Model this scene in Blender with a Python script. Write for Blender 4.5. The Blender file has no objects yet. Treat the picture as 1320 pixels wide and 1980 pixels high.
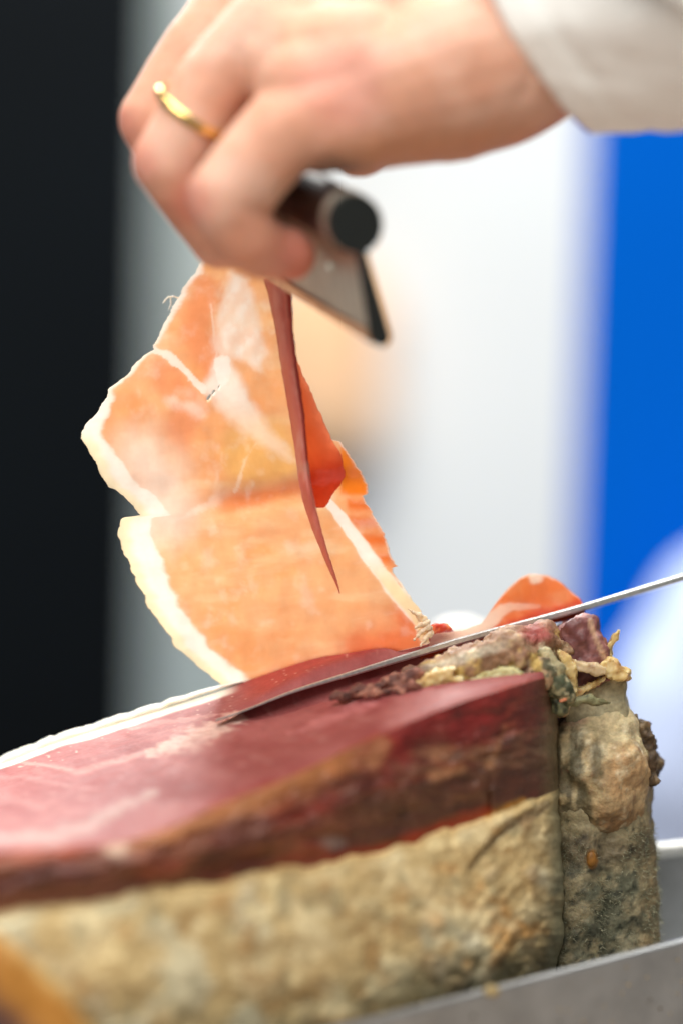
import bpy, math, random
import numpy as np
from mathutils import Vector, Matrix

# ------------------------------------------------------------------ camera, world, lamps, exposure
SC = bpy.context.scene
COL = SC.collection
PITCH, ROLL, FOCUS = math.radians(8), math.radians(1.7), 0.704
TARGET = np.array([0.0, 0.0, 1.1])

cam = bpy.data.cameras.new('camera')
cam.sensor_fit = 'VERTICAL'; cam.sensor_height = 36; cam.sensor_width = 24; cam.lens = 100
cam.clip_start = 0.02; cam.clip_end = 50
cam.dof.use_dof = True; cam.dof.focus_distance = FOCUS; cam.dof.aperture_fstop = 2.7
cam.dof.aperture_blades = 0
camo = bpy.data.objects.new('camera', cam); COL.objects.link(camo); SC.camera = camo
ROT = Matrix.Rotation(math.pi / 2 - PITCH, 3, 'X') @ Matrix.Rotation(ROLL, 3, 'Z')
RN = np.array(ROT)
RIGHT, UP, FWD = RN[:, 0], RN[:, 1], -RN[:, 2]
CAMP = TARGET - FWD * FOCUS
camo.matrix_world = Matrix.Translation(Vector(CAMP)) @ ROT.to_4x4()

world = bpy.data.worlds.new('World'); SC.world = world; world.use_nodes = True
world.node_tree.nodes['Background'].inputs[0].default_value = (0.98, 0.985, 0.96, 1)
world.node_tree.nodes['Background'].inputs[1].default_value = 0.24


def area(name, loc, aim, size, power, color=(1, 1, 1), size_y=None):
    l = bpy.data.lights.new(name, 'AREA'); l.energy = power; l.color = color
    l.shape = 'RECTANGLE' if size_y else 'DISK'; l.size = size
    if size_y: l.size_y = size_y
    o = bpy.data.objects.new(name, l); COL.objects.link(o); o.location = loc
    o.rotation_euler = (Vector(aim) - Vector(loc)).to_track_quat('-Z', 'Y').to_euler()
    return o


area('key_lamp', (-0.22, 0.80, 1.68), (0, 0, 1.1), 0.60, 13.2, (1.0, 0.985, 0.95))
area('front_fill', (-0.45, -0.95, 2.35), (0, 0, 1.08), 1.3, 30, (1.0, 0.965, 0.91))  # soft unseen fill, added to lift the side facing the lens
area('wall_fill', (0.1, 0.30, 2.35), (0.1, 1.35, 0.86), 0.9, 29, (1.0, 0.995, 0.95))  # unseen light added to brighten the back wall

area('low_bounce_fill', (0.25, -0.45, 0.62), (0.02, 0, 1.15), 0.5, 1.3, (1.0, 0.66, 0.38))  # added warm light from below, imitates bounce on the hand's underside

SC.view_settings.view_transform = 'Standard'
SC.view_settings.look = 'None'
SC.view_settings.exposure = 0.0
SC.view_settings.gamma = 1.0
SC.view_settings.use_curve_mapping = False
SC.render.engine = 'CYCLES'
SC.cycles.use_denoising = True
SC.cycles.max_bounces = 10
SC.cycles.transmission_bounces = 10
SC.cycles.diffuse_bounces = 6

# ------------------------------------------------------------------ helpers
RNG = np.random.default_rng(7)
random.seed(7)
KPX = 0.36 / 1980.0            # metres per photo pixel per metre of depth


def P(x, y, o):
    """a point o millimetres behind the focus distance, seen at photo pixel x, y -> world metres"""
    x, y, o = np.broadcast_arrays(np.asarray(x, float), np.asarray(y, float), np.asarray(o, float))
    d = FOCUS + o * 0.001
    sx = (x - 660) * KPX * d; sy = (990 - y) * KPX * d
    return CAMP + d[..., None] * FWD + sx[..., None] * RIGHT + sy[..., None] * UP


def UNP(V):
    q = np.asarray(V, float) - CAMP
    d = q @ FWD
    return 660 + (q @ RIGHT) / (KPX * d), 990 - (q @ UP) / (KPX * d), (d - FOCUS) * 1000


def mm(px, o=0.0):
    return px * KPX * (FOCUS + o * 0.001)


def S(r, g, b):
    c = np.array([r, g, b]) / 255.0
    return np.where(c <= 0.04045, c / 12.92, ((c + 0.055) / 1.055) ** 2.4)


def _h(i, j, k, s):
    n = (i * 374761393 + j * 668265263 + k * 2147483647 + s * 1274126177) & 0xFFFFFFFF
    n = ((n ^ (n >> 13)) * 1274126177) & 0xFFFFFFFF
    n = ((n ^ (n >> 16)) * 2246822519) & 0xFFFFFFFF
    return ((n ^ (n >> 15)) & 0xFFFFFF) / float(0xFFFFFF)


def noise(p, seed=0):
    p = np.asarray(p, float)
    f = np.floor(p).astype(np.int64); t = p - f; t = t * t * t * (t * (t * 6 - 15) + 10)
    r = 0
    for a in (0, 1):
        for b in (0, 1):
            for c in (0, 1):
                w = (t[..., 0] if a else 1 - t[..., 0]) * (t[..., 1] if b else 1 - t[..., 1]) * (t[..., 2] if c else 1 - t[..., 2])
                r = r + w * _h(f[..., 0] + a, f[..., 1] + b, f[..., 2] + c, seed)
    return r * 2 - 1


def fbm(p, octv=4, seed=0, gain=0.5):
    s, a, n = 0, 1.0, 0
    p = np.asarray(p, float)
    for i in range(octv):
        s = s + a * noise(p * 2 ** i, seed + i * 17); n += a; a *= gain
    return s / n


def fb2(x, y, sc, octv=4, seed=0, gain=0.5):
    """fractal noise over photo-pixel sized coordinates"""
    x, y = np.broadcast_arrays(np.asarray(x, float), np.asarray(y, float))
    return fbm(np.stack([x / sc, y / sc, np.full_like(x, 0.37)], -1), octv, seed, gain)


def sm(a, b, x):
    t = np.clip((x - a) / (b - a), 0, 1)
    return t * t * (3 - 2 * t)


def curve(pts, x, soft=0):
    pts = np.array(pts, float)
    y = np.interp(x, pts[:, 0], pts[:, 1])
    if soft:
        acc = 0
        for k in np.linspace(-1, 1, 9):
            acc = acc + np.interp(x + k * soft, pts[:, 0], pts[:, 1])
        y = acc / 9
    return y


def dline(x, y, pts):
    """distance in pixels to a polyline, and the fraction along it"""
    pts = np.array(pts, float)
    L = np.r_[0, np.cumsum(np.hypot(*np.diff(pts, axis=0).T))]
    best = np.full(np.shape(x), 1e9); fr = np.zeros(np.shape(x))
    for (a, b, l0, l1) in zip(pts[:-1], pts[1:], L[:-1], L[1:]):
        d = b - a
        t = np.clip(((x - a[0]) * d[0] + (y - a[1]) * d[1]) / (d @ d), 0, 1)
        q = np.hypot(x - a[0] - t * d[0], y - a[1] - t * d[1])
        m = q < best
        best = np.where(m, q, best); fr = np.where(m, (l0 + t * (l1 - l0)) / L[-1], fr)
    return best, fr


def inpoly(x, y, pts):
    pts = np.array(pts, float); r = np.zeros(np.shape(x), bool)
    for (a, b) in zip(pts, np.roll(pts, -1, 0)):
        c = ((a[1] > y) != (b[1] > y))
        xi = a[0] + (y - a[1]) / (b[1] - a[1] + 1e-12) * (b[0] - a[0])
        r ^= c & (x < xi)
    return r


def sdpoly(x, y, pts):
    d, _ = dline(x, y, list(pts) + [pts[0]])
    return np.where(inpoly(x, y, pts), -d, d)


def mixc(c, d, f):
    f = np.asarray(f)[..., None]
    return c * (1 - f) + d * f


def thing(name, label, cat, loc, group=None):
    o = bpy.data.objects.new(name, None); COL.objects.link(o); o.location = Vector(loc)
    o.empty_display_size = 0.01
    o['label'] = label; o['category'] = cat
    if group: o['group'] = group
    return o


def wloc(o):
    v = np.zeros(3)
    while o is not None:
        v += np.array(o.location); o = o.parent
    return v


def obj(name, V, F, mat, parent=None, smooth=True, attrs=None, origin=None):
    V = np.asarray(V, float).reshape(-1, 3)
    if origin is None:
        origin = V.mean(0)
    me = bpy.data.meshes.new(name)
    me.from_pydata((V - origin).tolist(), [], F if isinstance(F, list) else F.tolist())
    for k, a in (attrs or {}).items():
        a = np.asarray(a, float).reshape(len(V), -1)
        if a.shape[1] == 3: a = np.c_[a, np.ones(len(V))]
        at = me.attributes.new(k, 'FLOAT_COLOR', 'POINT'); at.data.foreach_set('color', np.clip(a, 0, 4).ravel())
    if smooth: me.polygons.foreach_set('use_smooth', [True] * len(me.polygons))
    me.materials.append(mat); me.update()
    o = bpy.data.objects.new(name, me); COL.objects.link(o)
    o.parent = parent; o.location = Vector(origin - wloc(parent))
    return o


def tag(o, label, cat=None, group=None, kind=None):
    o['label'] = label
    if cat: o['category'] = cat
    if group: o['group'] = group
    if kind: o['kind'] = kind
    return o


def gridF(n, m, off=0, flip=False):
    i, j = np.meshgrid(np.arange(n - 1), np.arange(m - 1), indexing='ij')
    a = i * m + j
    q = np.stack([a, a + 1, a + m + 1, a + m], -1).reshape(-1, 4) + off
    return q[:, ::-1] if flip else q


def capsule(p0, r0, p1, r1, seg=20, rg=7):
    p0, p1 = np.array(p0, float), np.array(p1, float)
    ax = p1 - p0; L = np.linalg.norm(ax); ax = ax / L if L > 1e-9 else np.array([0, 0, 1.0])
    u = np.cross(ax, [0.31, 0.77, 0.55]); u /= np.linalg.norm(u); v = np.cross(ax, u)
    rows = []
    for a in np.linspace(-math.pi / 2, 0, rg): rows.append((p0 + ax * r0 * math.sin(a), max(r0 * math.cos(a), 1e-5)))
    for a in np.linspace(0, math.pi / 2, rg): rows.append((p1 + ax * r1 * math.sin(a), max(r1 * math.cos(a), 1e-5)))
    th = np.linspace(0, 2 * math.pi, seg, endpoint=False)
    V = np.concatenate([c + r * (np.cos(th)[:, None] * u + np.sin(th)[:, None] * v) for c, r in rows])
    n = len(rows); F = []
    for i in range(n - 1):
        for j in range(seg):
            k = (j + 1) % seg
            F.append((i * seg + j, i * seg + k, (i + 1) * seg + k, (i + 1) * seg + j))
    F.append(tuple(range(seg))[::-1]); F.append(tuple((n - 1) * seg + j for j in range(seg)))
    return V, F


def ball(c, r, ax=None):
    """an ellipsoid; r = three radii along right, up and forward of the view"""
    V, F = capsule((0, 0, 0), 1, (0, 0, 1e-6), 1, 24, 9)
    r = np.broadcast_to(r, 3)
    V = c + V[:, :1] * r[0] * RIGHT + V[:, 1:2] * r[1] * UP + V[:, 2:] * r[2] * FWD
    return V, F


def prism(pts, o0, o1):
    """an outline in photo pixels given a depth from o0 to o1"""
    pts = np.array(pts, float); n = len(pts)
    V = np.concatenate([P(pts[:, 0], pts[:, 1], o0), P(pts[:, 0], pts[:, 1], o1)])
    F = [tuple(range(n)), tuple(range(n, 2 * n))[::-1]] + [(i, n + i, n + (i + 1) % n, (i + 1) % n) for i in range(n)]
    return V, F


def fuse(parts, voxel, smooth=4, factor=0.5):
    """overlapping closed shapes -> one continuous skin"""
    VV, FF, off = [], [], 0
    for V, F in parts:
        VV.append(V); FF += [tuple(i + off for i in f) for f in F]; off += len(V)
    me = bpy.data.meshes.new('tmp'); me.from_pydata(np.concatenate(VV).tolist(), [], FF); me.update()
    o = bpy.data.objects.new('tmp', me); COL.objects.link(o)
    r = o.modifiers.new('r', 'REMESH'); r.mode = 'VOXEL'; r.voxel_size = voxel; r.adaptivity = 0
    s = o.modifiers.new('s', 'SMOOTH'); s.factor = factor; s.iterations = smooth
    dg = bpy.context.evaluated_depsgraph_get(); ev = o.evaluated_get(dg); m = ev.to_mesh()
    V = np.empty(len(m.vertices) * 3); m.vertices.foreach_get('co', V); V = V.reshape(-1, 3)
    N = np.empty(len(m.vertices) * 3); m.vertices.foreach_get('normal', N); N = N.reshape(-1, 3)
    F = [tuple(p.vertices) for p in m.polygons]
    ev.to_mesh_clear(); bpy.data.objects.remove(o); bpy.data.meshes.remove(me)
    return V, F, N


# ------------------------------------------------------------------ materials
def nodes(name):
    m = bpy.data.materials.new(name); m.use_nodes = True
    nt = m.node_tree
    return m, nt, nt.nodes['Principled BSDF'], nt.nodes, nt.links


def add_bump(nt, bsdf, layers):
    co = nt.nodes.new('ShaderNodeTexCoord'); prev = None
    for sc, st, dist, det in layers:
        n = nt.nodes.new('ShaderNodeTexNoise'); n.inputs['Scale'].default_value = sc; n.inputs['Detail'].default_value = det
        nt.links.new(co.outputs['Object'], n.inputs['Vector'])
        b = nt.nodes.new('ShaderNodeBump'); b.inputs['Strength'].default_value = st; b.inputs['Distance'].default_value = dist
        nt.links.new(n.outputs['Fac'], b.inputs['Height'])
        if prev: nt.links.new(prev.outputs['Normal'], b.inputs['Normal'])
        prev = b
    nt.links.new(prev.outputs['Normal'], bsdf.inputs['Normal'])
    return prev


def vmat(name, rough=0.5, spec=0.5, sss=0, rad=(1, .4, .25), sscale=0.003, coat=0, bump=(), var=(), metallic=0, rvar=0, sheen=0):
    """colour from the per-vertex attribute Col, broken up by noise"""
    m, nt, b, N, L = nodes(name)
    at = N.new('ShaderNodeAttribute'); at.attribute_name = 'Col'
    out = at.outputs['Color']
    co = N.new('ShaderNodeTexCoord')
    for sc, lo, hi in var:
        n = N.new('ShaderNodeTexNoise'); n.inputs['Scale'].default_value = sc; n.inputs['Detail'].default_value = 6
        L.new(co.outputs['Object'], n.inputs['Vector'])
        mr = N.new('ShaderNodeMapRange'); mr.inputs[1].default_value = .3; mr.inputs[2].default_value = .7
        mr.inputs[3].default_value = lo; mr.inputs[4].default_value = hi
        L.new(n.outputs['Fac'], mr.inputs[0])
        mx = N.new('ShaderNodeVectorMath'); mx.operation = 'SCALE'
        L.new(out, mx.inputs[0]); L.new(mr.outputs[0], mx.inputs['Scale']); out = mx.outputs[0]
    L.new(out, b.inputs['Base Color'])
    b.inputs['Roughness'].default_value = rough; b.inputs['Specular IOR Level'].default_value = spec
    b.inputs['Metallic'].default_value = metallic; b.inputs['Coat Weight'].default_value = coat; b.inputs['Coat Roughness'].default_value = 0.25
    b.inputs['Subsurface Weight'].default_value = sss; b.inputs['Subsurface Radius'].default_value = rad; b.inputs['Subsurface Scale'].default_value = sscale
    b.inputs['Sheen Weight'].default_value = sheen
    if rvar:
        n = N.new('ShaderNodeTexNoise'); n.inputs['Scale'].default_value = 220; L.new(co.outputs['Object'], n.inputs['Vector'])
        mr = N.new('ShaderNodeMapRange'); mr.inputs[3].default_value = rough - rvar; mr.inputs[4].default_value = rough + rvar
        L.new(n.outputs['Fac'], mr.inputs[0]); L.new(mr.outputs[0], b.inputs['Roughness'])
    if bump: add_bump(nt, b, bump)
    return m


def pmat(name, color, rough=0.5, metallic=0, spec=0.5, scale=60, amount=0.12, bump=(), stretch=None, sss=0):
    """one base colour broken up by noise"""
    m, nt, b, N, L = nodes(name)
    co = N.new('ShaderNodeTexCoord'); n = N.new('ShaderNodeTexNoise'); n.inputs['Scale'].default_value = scale; n.inputs['Detail'].default_value = 5
    src = co.outputs['Object']
    if stretch:
        mp = N.new('ShaderNodeMapping'); mp.inputs['Scale'].default_value = stretch; L.new(src, mp.inputs[0]); src = mp.outputs[0]
    L.new(src, n.inputs['Vector'])
    r = N.new('ShaderNodeValToRGB'); c = np.array(color)
    r.color_ramp.elements[0].position = .3; r.color_ramp.elements[1].position = .7
    r.color_ramp.elements[0].color = (*(c * (1 - amount)), 1); r.color_ramp.elements[1].color = (*(c * (1 + amount)), 1)
    L.new(n.outputs['Fac'], r.inputs[0]); L.new(r.outputs[0], b.inputs['Base Color'])
    b.inputs['Roughness'].default_value = rough; b.inputs['Metallic'].default_value = metallic; b.inputs['Specular IOR Level'].default_value = spec
    if sss: b.inputs['Subsurface Weight'].default_value = sss; b.inputs['Subsurface Scale'].default_value = 0.004
    if bump: add_bump(nt, b, bump)
    return m


def slice_mat(name, trans=0.78):
    """thin cured meat: lets the light behind it through (Col), reflects its own pink (Ref)"""
    m, nt, b, N, L = nodes(name)
    at = N.new('ShaderNodeAttribute'); at.attribute_name = 'Col'
    rf = N.new('ShaderNodeAttribute'); rf.attribute_name = 'Ref'
    co = N.new('ShaderNodeTexCoord')
    n = N.new('ShaderNodeTexNoise'); n.inputs['Scale'].default_value = 260; n.inputs['Detail'].default_value = 7
    mp = N.new('ShaderNodeMapping'); mp.inputs['Scale'].default_value = (1, 1, .45); mp.inputs['Rotation'].default_value = (0, .7, 0)
    L.new(co.outputs['Object'], mp.inputs[0]); L.new(mp.outputs[0], n.inputs['Vector'])
    mr = N.new('ShaderNodeMapRange'); mr.inputs[1].default_value = .3; mr.inputs[2].default_value = .7; mr.inputs[3].default_value = .94; mr.inputs[4].default_value = 1.04
    L.new(n.outputs['Fac'], mr.inputs[0])
    sc = N.new('ShaderNodeVectorMath'); sc.operation = 'SCALE'; L.new(at.outputs['Color'], sc.inputs[0]); L.new(mr.outputs[0], sc.inputs['Scale'])
    tr = N.new('ShaderNodeBsdfTranslucent'); L.new(sc.outputs[0], tr.inputs['Color'])
    L.new(rf.outputs['Color'], b.inputs['Base Color']); b.inputs['Roughness'].default_value = .38; b.inputs['Specular IOR Level'].default_value = .45
    bp = add_bump(nt, b, [(420, .25, .0006, 4), (110, .3, .0012, 3)])
    mx = N.new('ShaderNodeMixShader'); mx.inputs[0].default_value = trans
    L.new(b.outputs[0], mx.inputs[1]); L.new(tr.outputs[0], mx.inputs[2]); L.new(mx.outputs[0], N['Material Output'].inputs['Surface'])
    return m


M = {}
M['skin'] = vmat('skin', rough=.58, spec=.25, sss=.35, rad=(1, .35, .2), sscale=.004, var=[(60, .90, 1.07), (400, .95, 1.04)], bump=[(900, .12, .0005, 3), (160, .12, .001, 3)])
M['cloth'] = pmat('white_cotton', S(250, 250, 246), rough=.85, spec=.2, scale=300, amount=.03, bump=[(1400, .2, .0005, 2), (45, .3, .003, 3)])
M['gold'] = pmat('gold', (0.95, .66, .22), rough=.16, metallic=1, scale=200, amount=.06)
M['steel'] = pmat('brushed_steel', (.62, .63, .56), rough=.46, metallic=1, scale=500, amount=.12, stretch=(1, 1, .06), bump=[(700, .08, .0004, 3)])
M['blade'] = pmat('knife_steel', (.62, .63, .62), rough=.32, metallic=.8, scale=900, amount=.14, bump=[(900, .15, .0004, 3)])
M['stand'] = pmat('stand_steel', (.41, .42, .425), rough=.40, metallic=.8, scale=90, amount=.16, bump=[(300, .1, .0006, 4)])
M['lip'] = pmat('highlight_lip_steel', (.75, .75, .72), rough=.4, metallic=.6, scale=90, amount=.1)  # lighter than the stand, edge highlight put into the colour
M['black'] = pmat('black_plastic', S(22, 27, 26), rough=.45, scale=300, amount=.15)
M['grip'] = pmat('dark_brown_grip', S(26, 10, 6), rough=.38, spec=.4, scale=120, amount=.3)
M['slice'] = slice_mat('cured_slice')
M['pleat'] = slice_mat('cured_slice_doubled', .3)
M['face'] = vmat('cut_meat', rough=.55, spec=.16, sss=.2, rad=(1, .3, .2), sscale=.003, coat=0, var=[(300, .93, 1.06), (1200, .95, 1.05)], bump=[(600, .18, .0006, 5), (120, .2, .001, 3)], rvar=.1)
M['lean'] = vmat('dried_meat', rough=.5, spec=.45, sss=.1, coat=.08, var=[(180, .8, 1.2), (700, .85, 1.12)], bump=[(350, .5, .0012, 6)], rvar=.12)
M['rind'] = vmat('ham_rind', rough=.72, spec=.3, var=[(150, .88, 1.1), (600, .88, 1.1)], bump=[(200, .35, .0012, 6), (1100, .3, .0005, 4)])
M['lump'] = vmat('dried_knuckle', rough=.6, spec=.4, sss=.12, var=[(260, .75, 1.2), (900, .78, 1.18)], bump=[(420, .7, .0010, 7), (1500, .5, .0004, 4)], rvar=.15)
M['fat'] = vmat('ham_fat', rough=.45, spec=.4, sss=.4, rad=(1, .8, .5), sscale=.003, var=[(400, .92, 1.05)], bump=[(500, .3, .0007, 5)])

# ------------------------------------------------------------------ the setting far behind, out of focus
BG = 1300.0


def board(name, x0, x1, o0, thick, mat, top=2.6):
    # upright board: its corners share one depth plane in the room (y axis), not in the lens
    A = P(x0, 990, o0); B = P(x1, 990, o0); yy = (A[1] + B[1]) / 2
    z0, z1 = 0.0, top
    V = []
    for y in (yy, yy + thick):
        for x, z in ((A[0], z0), (B[0], z0), (B[0], z1), (A[0], z1)): V.append((x, y, z))
    F = [(0, 1, 2, 3), (7, 6, 5, 4), (0, 4, 5, 1), (1, 5, 6, 2), (2, 6, 7, 3), (3, 7, 4, 0)]
    return obj(name, V, F, mat, smooth=False)


w = board('back_wall', -4200, 4200, BG + 60, .05, pmat('pale_wall', S(232, 236, 235), rough=.8, scale=3, amount=.03)); w['kind'] = 'structure'
b = board('grey_panel', -300, 340, BG + 30, .015, pmat('grey_panel', S(200, 214, 210), rough=.7, scale=3, amount=.05))
b.rotation_euler = (0, math.radians(-9), 0)
tag(b, 'blurred grey green panel leaning beside the black panel', 'panel')
b = board('black_panel', -2600, 280, 1000, .03, pmat('black_panel', S(3, 7, 11), rough=.8, spec=.1, scale=2.5, amount=.35))
tag(b, 'blurred black panel filling the left edge', 'panel')
b = board('blue_panel', 1116, 3000, 600, .03, pmat('blue_panel', S(0, 90, 194), rough=.7, spec=.02, scale=3, amount=.06), top=1.34)
tag(b, 'blurred bright blue panel at the right', 'panel')

V, F, N = fuse([ball(P(620, 640, 1310), (.050, .052, .05)), ball(P(640, 800, 1312), (.040, .050, .05)), ball(P(560, 720, 1310), (.054, .07, .05))], .006, 6)
x, y, o = UNP(V)
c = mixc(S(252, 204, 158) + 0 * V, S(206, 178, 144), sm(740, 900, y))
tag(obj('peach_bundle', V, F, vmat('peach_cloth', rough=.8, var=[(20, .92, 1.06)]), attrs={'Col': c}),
    'peach coloured rounded bundle far out of focus behind the raised slice', 'bundle')
V, F, N = fuse([ball(P(1370, 1400, 548), (.046, .057, .055)), ball(P(1320, 1500, 548), (.037, .057, .055)), ball(P(1430, 1230, 548), (.041, .043, .055)), ball(P(1340, 1800, 548), (.046, .067, .055))], .007, 8)
tag(obj('white_cloth', V, F, pmat('white_cloth', S(176, 190, 222), rough=.85, scale=20, amount=.05)),
    'pale white cloth bundle out of focus in front of the blue panel', 'cloth')

# ------------------------------------------------------------------ steel ham stand
def ystand(x): return 1980 - (x - 680) * 0.253
def ostand(x): return -67 + (x - 680) * 0.062


stand = thing('ham_stand', 'grey stainless steel stand channel cradling the ham', 'stand', P(700, 2330, -20))


def plate(name, xa, xb, yf, of, thick, drop, parent, mat):
    xs = np.linspace(xa, xb, 24); V = []
    r = thick * .3
    # cross section: (forward, down) in metres, rounded top edge
    prof = [(0, drop), (0, r), (r * .3, r * .3), (r, 0), (thick - r, 0), (thick - r * .3, r * .3), (thick, r), (thick, drop)]
    for x in xs:
        p = P(x, yf(x), of(x))
        for a, d in prof: V.append(p + a * np.array([0.12, 1, 0]) + d * np.array([0, 0, -1.0]))
    n = len(prof); F = []
    for i in range(len(xs) - 1):
        for j in range(n):
            k = (j + 1) % n
            F.append((i * n + j, i * n + k, (i + 1) * n + k, (i + 1) * n + j))
    F += [tuple(range(n)), tuple((len(xs) - 1) * n + j for j in range(n))[::-1]]
    return obj(name, V, F, mat, parent, smooth=False)


plate('front_plate', -300, 1700, ystand, ostand, .0034, .055, stand, M['stand'])
plate('rear_plate', 300, 1800, lambda x: 1648 - (x - 1290) * 0.10, lambda x: 48 + (x - 1290) * 0.02, .0030, .070, stand, M['stand'])
xa = np.linspace(300, 1800, 9); pa = [P(x, 1643 - (x - 1290) * 0.10, 49 + (x - 1290) * 0.02) for x in xa]
V, F, N = fuse([capsule(a, .0021, b_, .0021) for a, b_ in zip(pa[:-1], pa[1:])], .0007, 3)
obj('highlight_lip', V, F, M['lip'], stand)  # lip added to carry the bright highlight along the rear edge
A = [P(-300, ystand(-300) + 330, ostand(-300) + 4), P(1700, ystand(1700) + 330, ostand(1700) + 4), P(1700, ystand(1700) + 330, 70), P(-300, ystand(-300) + 330, 70)]
A = np.array(A); A2 = A - np.array([0, 0, .003])
obj('base_plate', np.r_[A, A2], [(0, 1, 2, 3), (7, 6, 5, 4), (0, 4, 5, 1), (1, 5, 6, 2), (2, 6, 7, 3), (3, 7, 4, 0)], M['stand'], stand, smooth=False)

VV, FF, CC = [], [], []
for k in range(46):
    x = RNG.uniform(700, 1330); dy = RNG.uniform(4, 150); r = RNG.uniform(.00015, .0004) * (1.5 if k < 4 else 1)
    V, F = ball(P(x, ystand(x) + dy, ostand(x) - .1), (r, r * RNG.uniform(.6, 1.3), r * .6))
    FF += [tuple(i + sum(map(len, VV)) for i in f) for f in F]; VV.append(V)
    CC.append(np.tile(S(150, 132, 100) if k % 3 else S(70, 56, 40), (len(V), 1)))
V, F = ball(P(950, ystand(950) + 4, ostand(950) - .6), (.0018, .0014, .0012))
FF += [tuple(i + sum(map(len, VV)) for i in f) for f in F]; VV.append(V); CC.append(np.tile(S(176, 156, 112), (len(V), 1)))
tag(obj('meat_crumbs', np.concatenate(VV), FF, M['rind'], attrs={'Col': np.concatenate(CC)}), 'tiny tan and brown crumbs stuck to the front of the steel stand', 'crumbs', kind='stuff')

# ------------------------------------------------------------------ the ham
ham = thing('cured_ham', 'cured bone in ham with red cut face and mouldy beige rind', 'ham', P(600, 2300, -20))

YN = [(-400, 1660), (0, 1642), (219, 1630), (322, 1601), (403, 1561), (495, 1526), (576, 1492), (690, 1435), (817, 1380), (920, 1343), (1000, 1320), (1060, 1303), (1120, 1296)]
YF = [(-400, 1590), (0, 1478), (100, 1437), (220, 1400), (330, 1366), (430, 1335), (600, 1298), (820, 1252), (1000, 1232), (1120, 1225)]
YM = [(-400, 1850), (0, 1768), (230, 1728), (368, 1710), (518, 1687), (660, 1662), (810, 1625), (900, 1598), (960, 1568), (1010, 1548), (1045, 1534), (1120, 1490)]
FRONT = [(-300, -94), (0, -80), (300, -70), (600, -54), (800, -41), (920, -32), (1000, -25), (1040, -18), (1062, -9), (1073, 3), (1076, 15)]   # plan of the near side: pixel x, depth


def yknife(x): return 1386 - (x - 430) * 0.3035
def oknife(x): return -13 + (x - 430) * 0.033


fp = np.array(FRONT, float)
tt = np.r_[0, np.cumsum(np.hypot(np.diff(fp[:, 0]), 6 * np.diff(fp[:, 1])))]
nt_ = 420
ts = np.linspace(0, tt[-1], nt_)
acc = 0
for k in np.linspace(-1, 1, 7):
    q = np.clip(ts + k * 45, 0, tt[-1]); acc = acc + np.stack([np.interp(q, tt, fp[:, 0]), np.interp(q, tt, fp[:, 1])], -1)
fx, fo = (acc / 7).T
yn = curve(YN, fx, 40); yf = curve(YF, fx, 30); ym = curve(YM, fx, 25) + fb2(fx, fx * 0, 70, 4, 28, .6) * 16
yb = ystand(fx) + 110
of_ = np.interp(fx, [-300, 0, 430, 820, 1080], [18, 16, 12, 11, 10])

# cut face: from the far rim (v=0) to the near edge (v=1)
nv = 130
v = np.linspace(0, 1, nv)[None, :]
FX = np.repeat(fx[:, None], nv, 1)
FX = FX + (v - 1) * 0
FY = yf[:, None] * (1 - v) + yn[:, None] * v
FO = of_[:, None] * (1 - v) + fo[:, None] * v
# the layer behind the knife still stands a little higher than the face already cut
behind = yknife(FX) - FY
step = sm(-8, 6, behind) * sm(400, 640, FX) * 34
FYs = FY - step + fb2(FX, FY, 160, 3, 3) * 3.0 * np.sin(math.pi * v) + fb2(FX, FY * 2.5, 22, 3, 4) * .6
rim = sm(.86, 1, v)
FYs = FYs + rim ** 2 * 5
FYs = FYs + 22 * np.exp(-((behind + 14) / 10) ** 2) * sm(430, 560, FX) * sm(860, 760, FX)          # kerf in front of the blade
yB = np.interp(FX, [690, 760, 830, 950, 1060, 1120], [1356, 1340, 1325, 1310, 1298, 1294])
FYs = FYs + 42 * sm(0, 12, yB - FY) * np.maximum(sm(720, 790, FX) * sm(2, 10, -behind), sm(860, 920, FX))
Vf = P(FX, FYs, FO)
cx, cy = FX, FY
big = fb2(cx, cy * 3, 170, 4, 11); fine = fb2(cx, cy * 3.2, 26, 4, 12)
col = mixc(S(144, 73, 72) + 0 * Vf, S(168, 102, 99), sm(-.4, .5, big))
col = mixc(col, S(124, 36, 40), sm(.05, .6, fb2(cx, cy * 2.2, 90, 3, 13)) * .5)
col = mixc(col, S(176, 124, 118), sm(.15, .7, fine) * .5)
col = mixc(col, S(174, 70, 62), sm(-2, 14, behind) * sm(430, 520, cx) * .7)


def streak(c, pts, wd, colr, amt, rag=.6, seed=5, asp=1.6):
    d, f = dline(cx, cy * 1.0, pts)
    d = d + fb2(cx, cy * asp, 24, 4, seed) * wd * rag
    wd2 = wd * (0.35 + .65 * np.sin(np.clip(f, .02, .98) * math.pi))
    return mixc(c, colr, sm(wd2 * 1.6, wd2 * .2, d) * amt * (.68 + .5 * np.clip(fb2(cx * .6, cy * 3, 9, 3, seed + 40), -.6, .6)))


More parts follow.
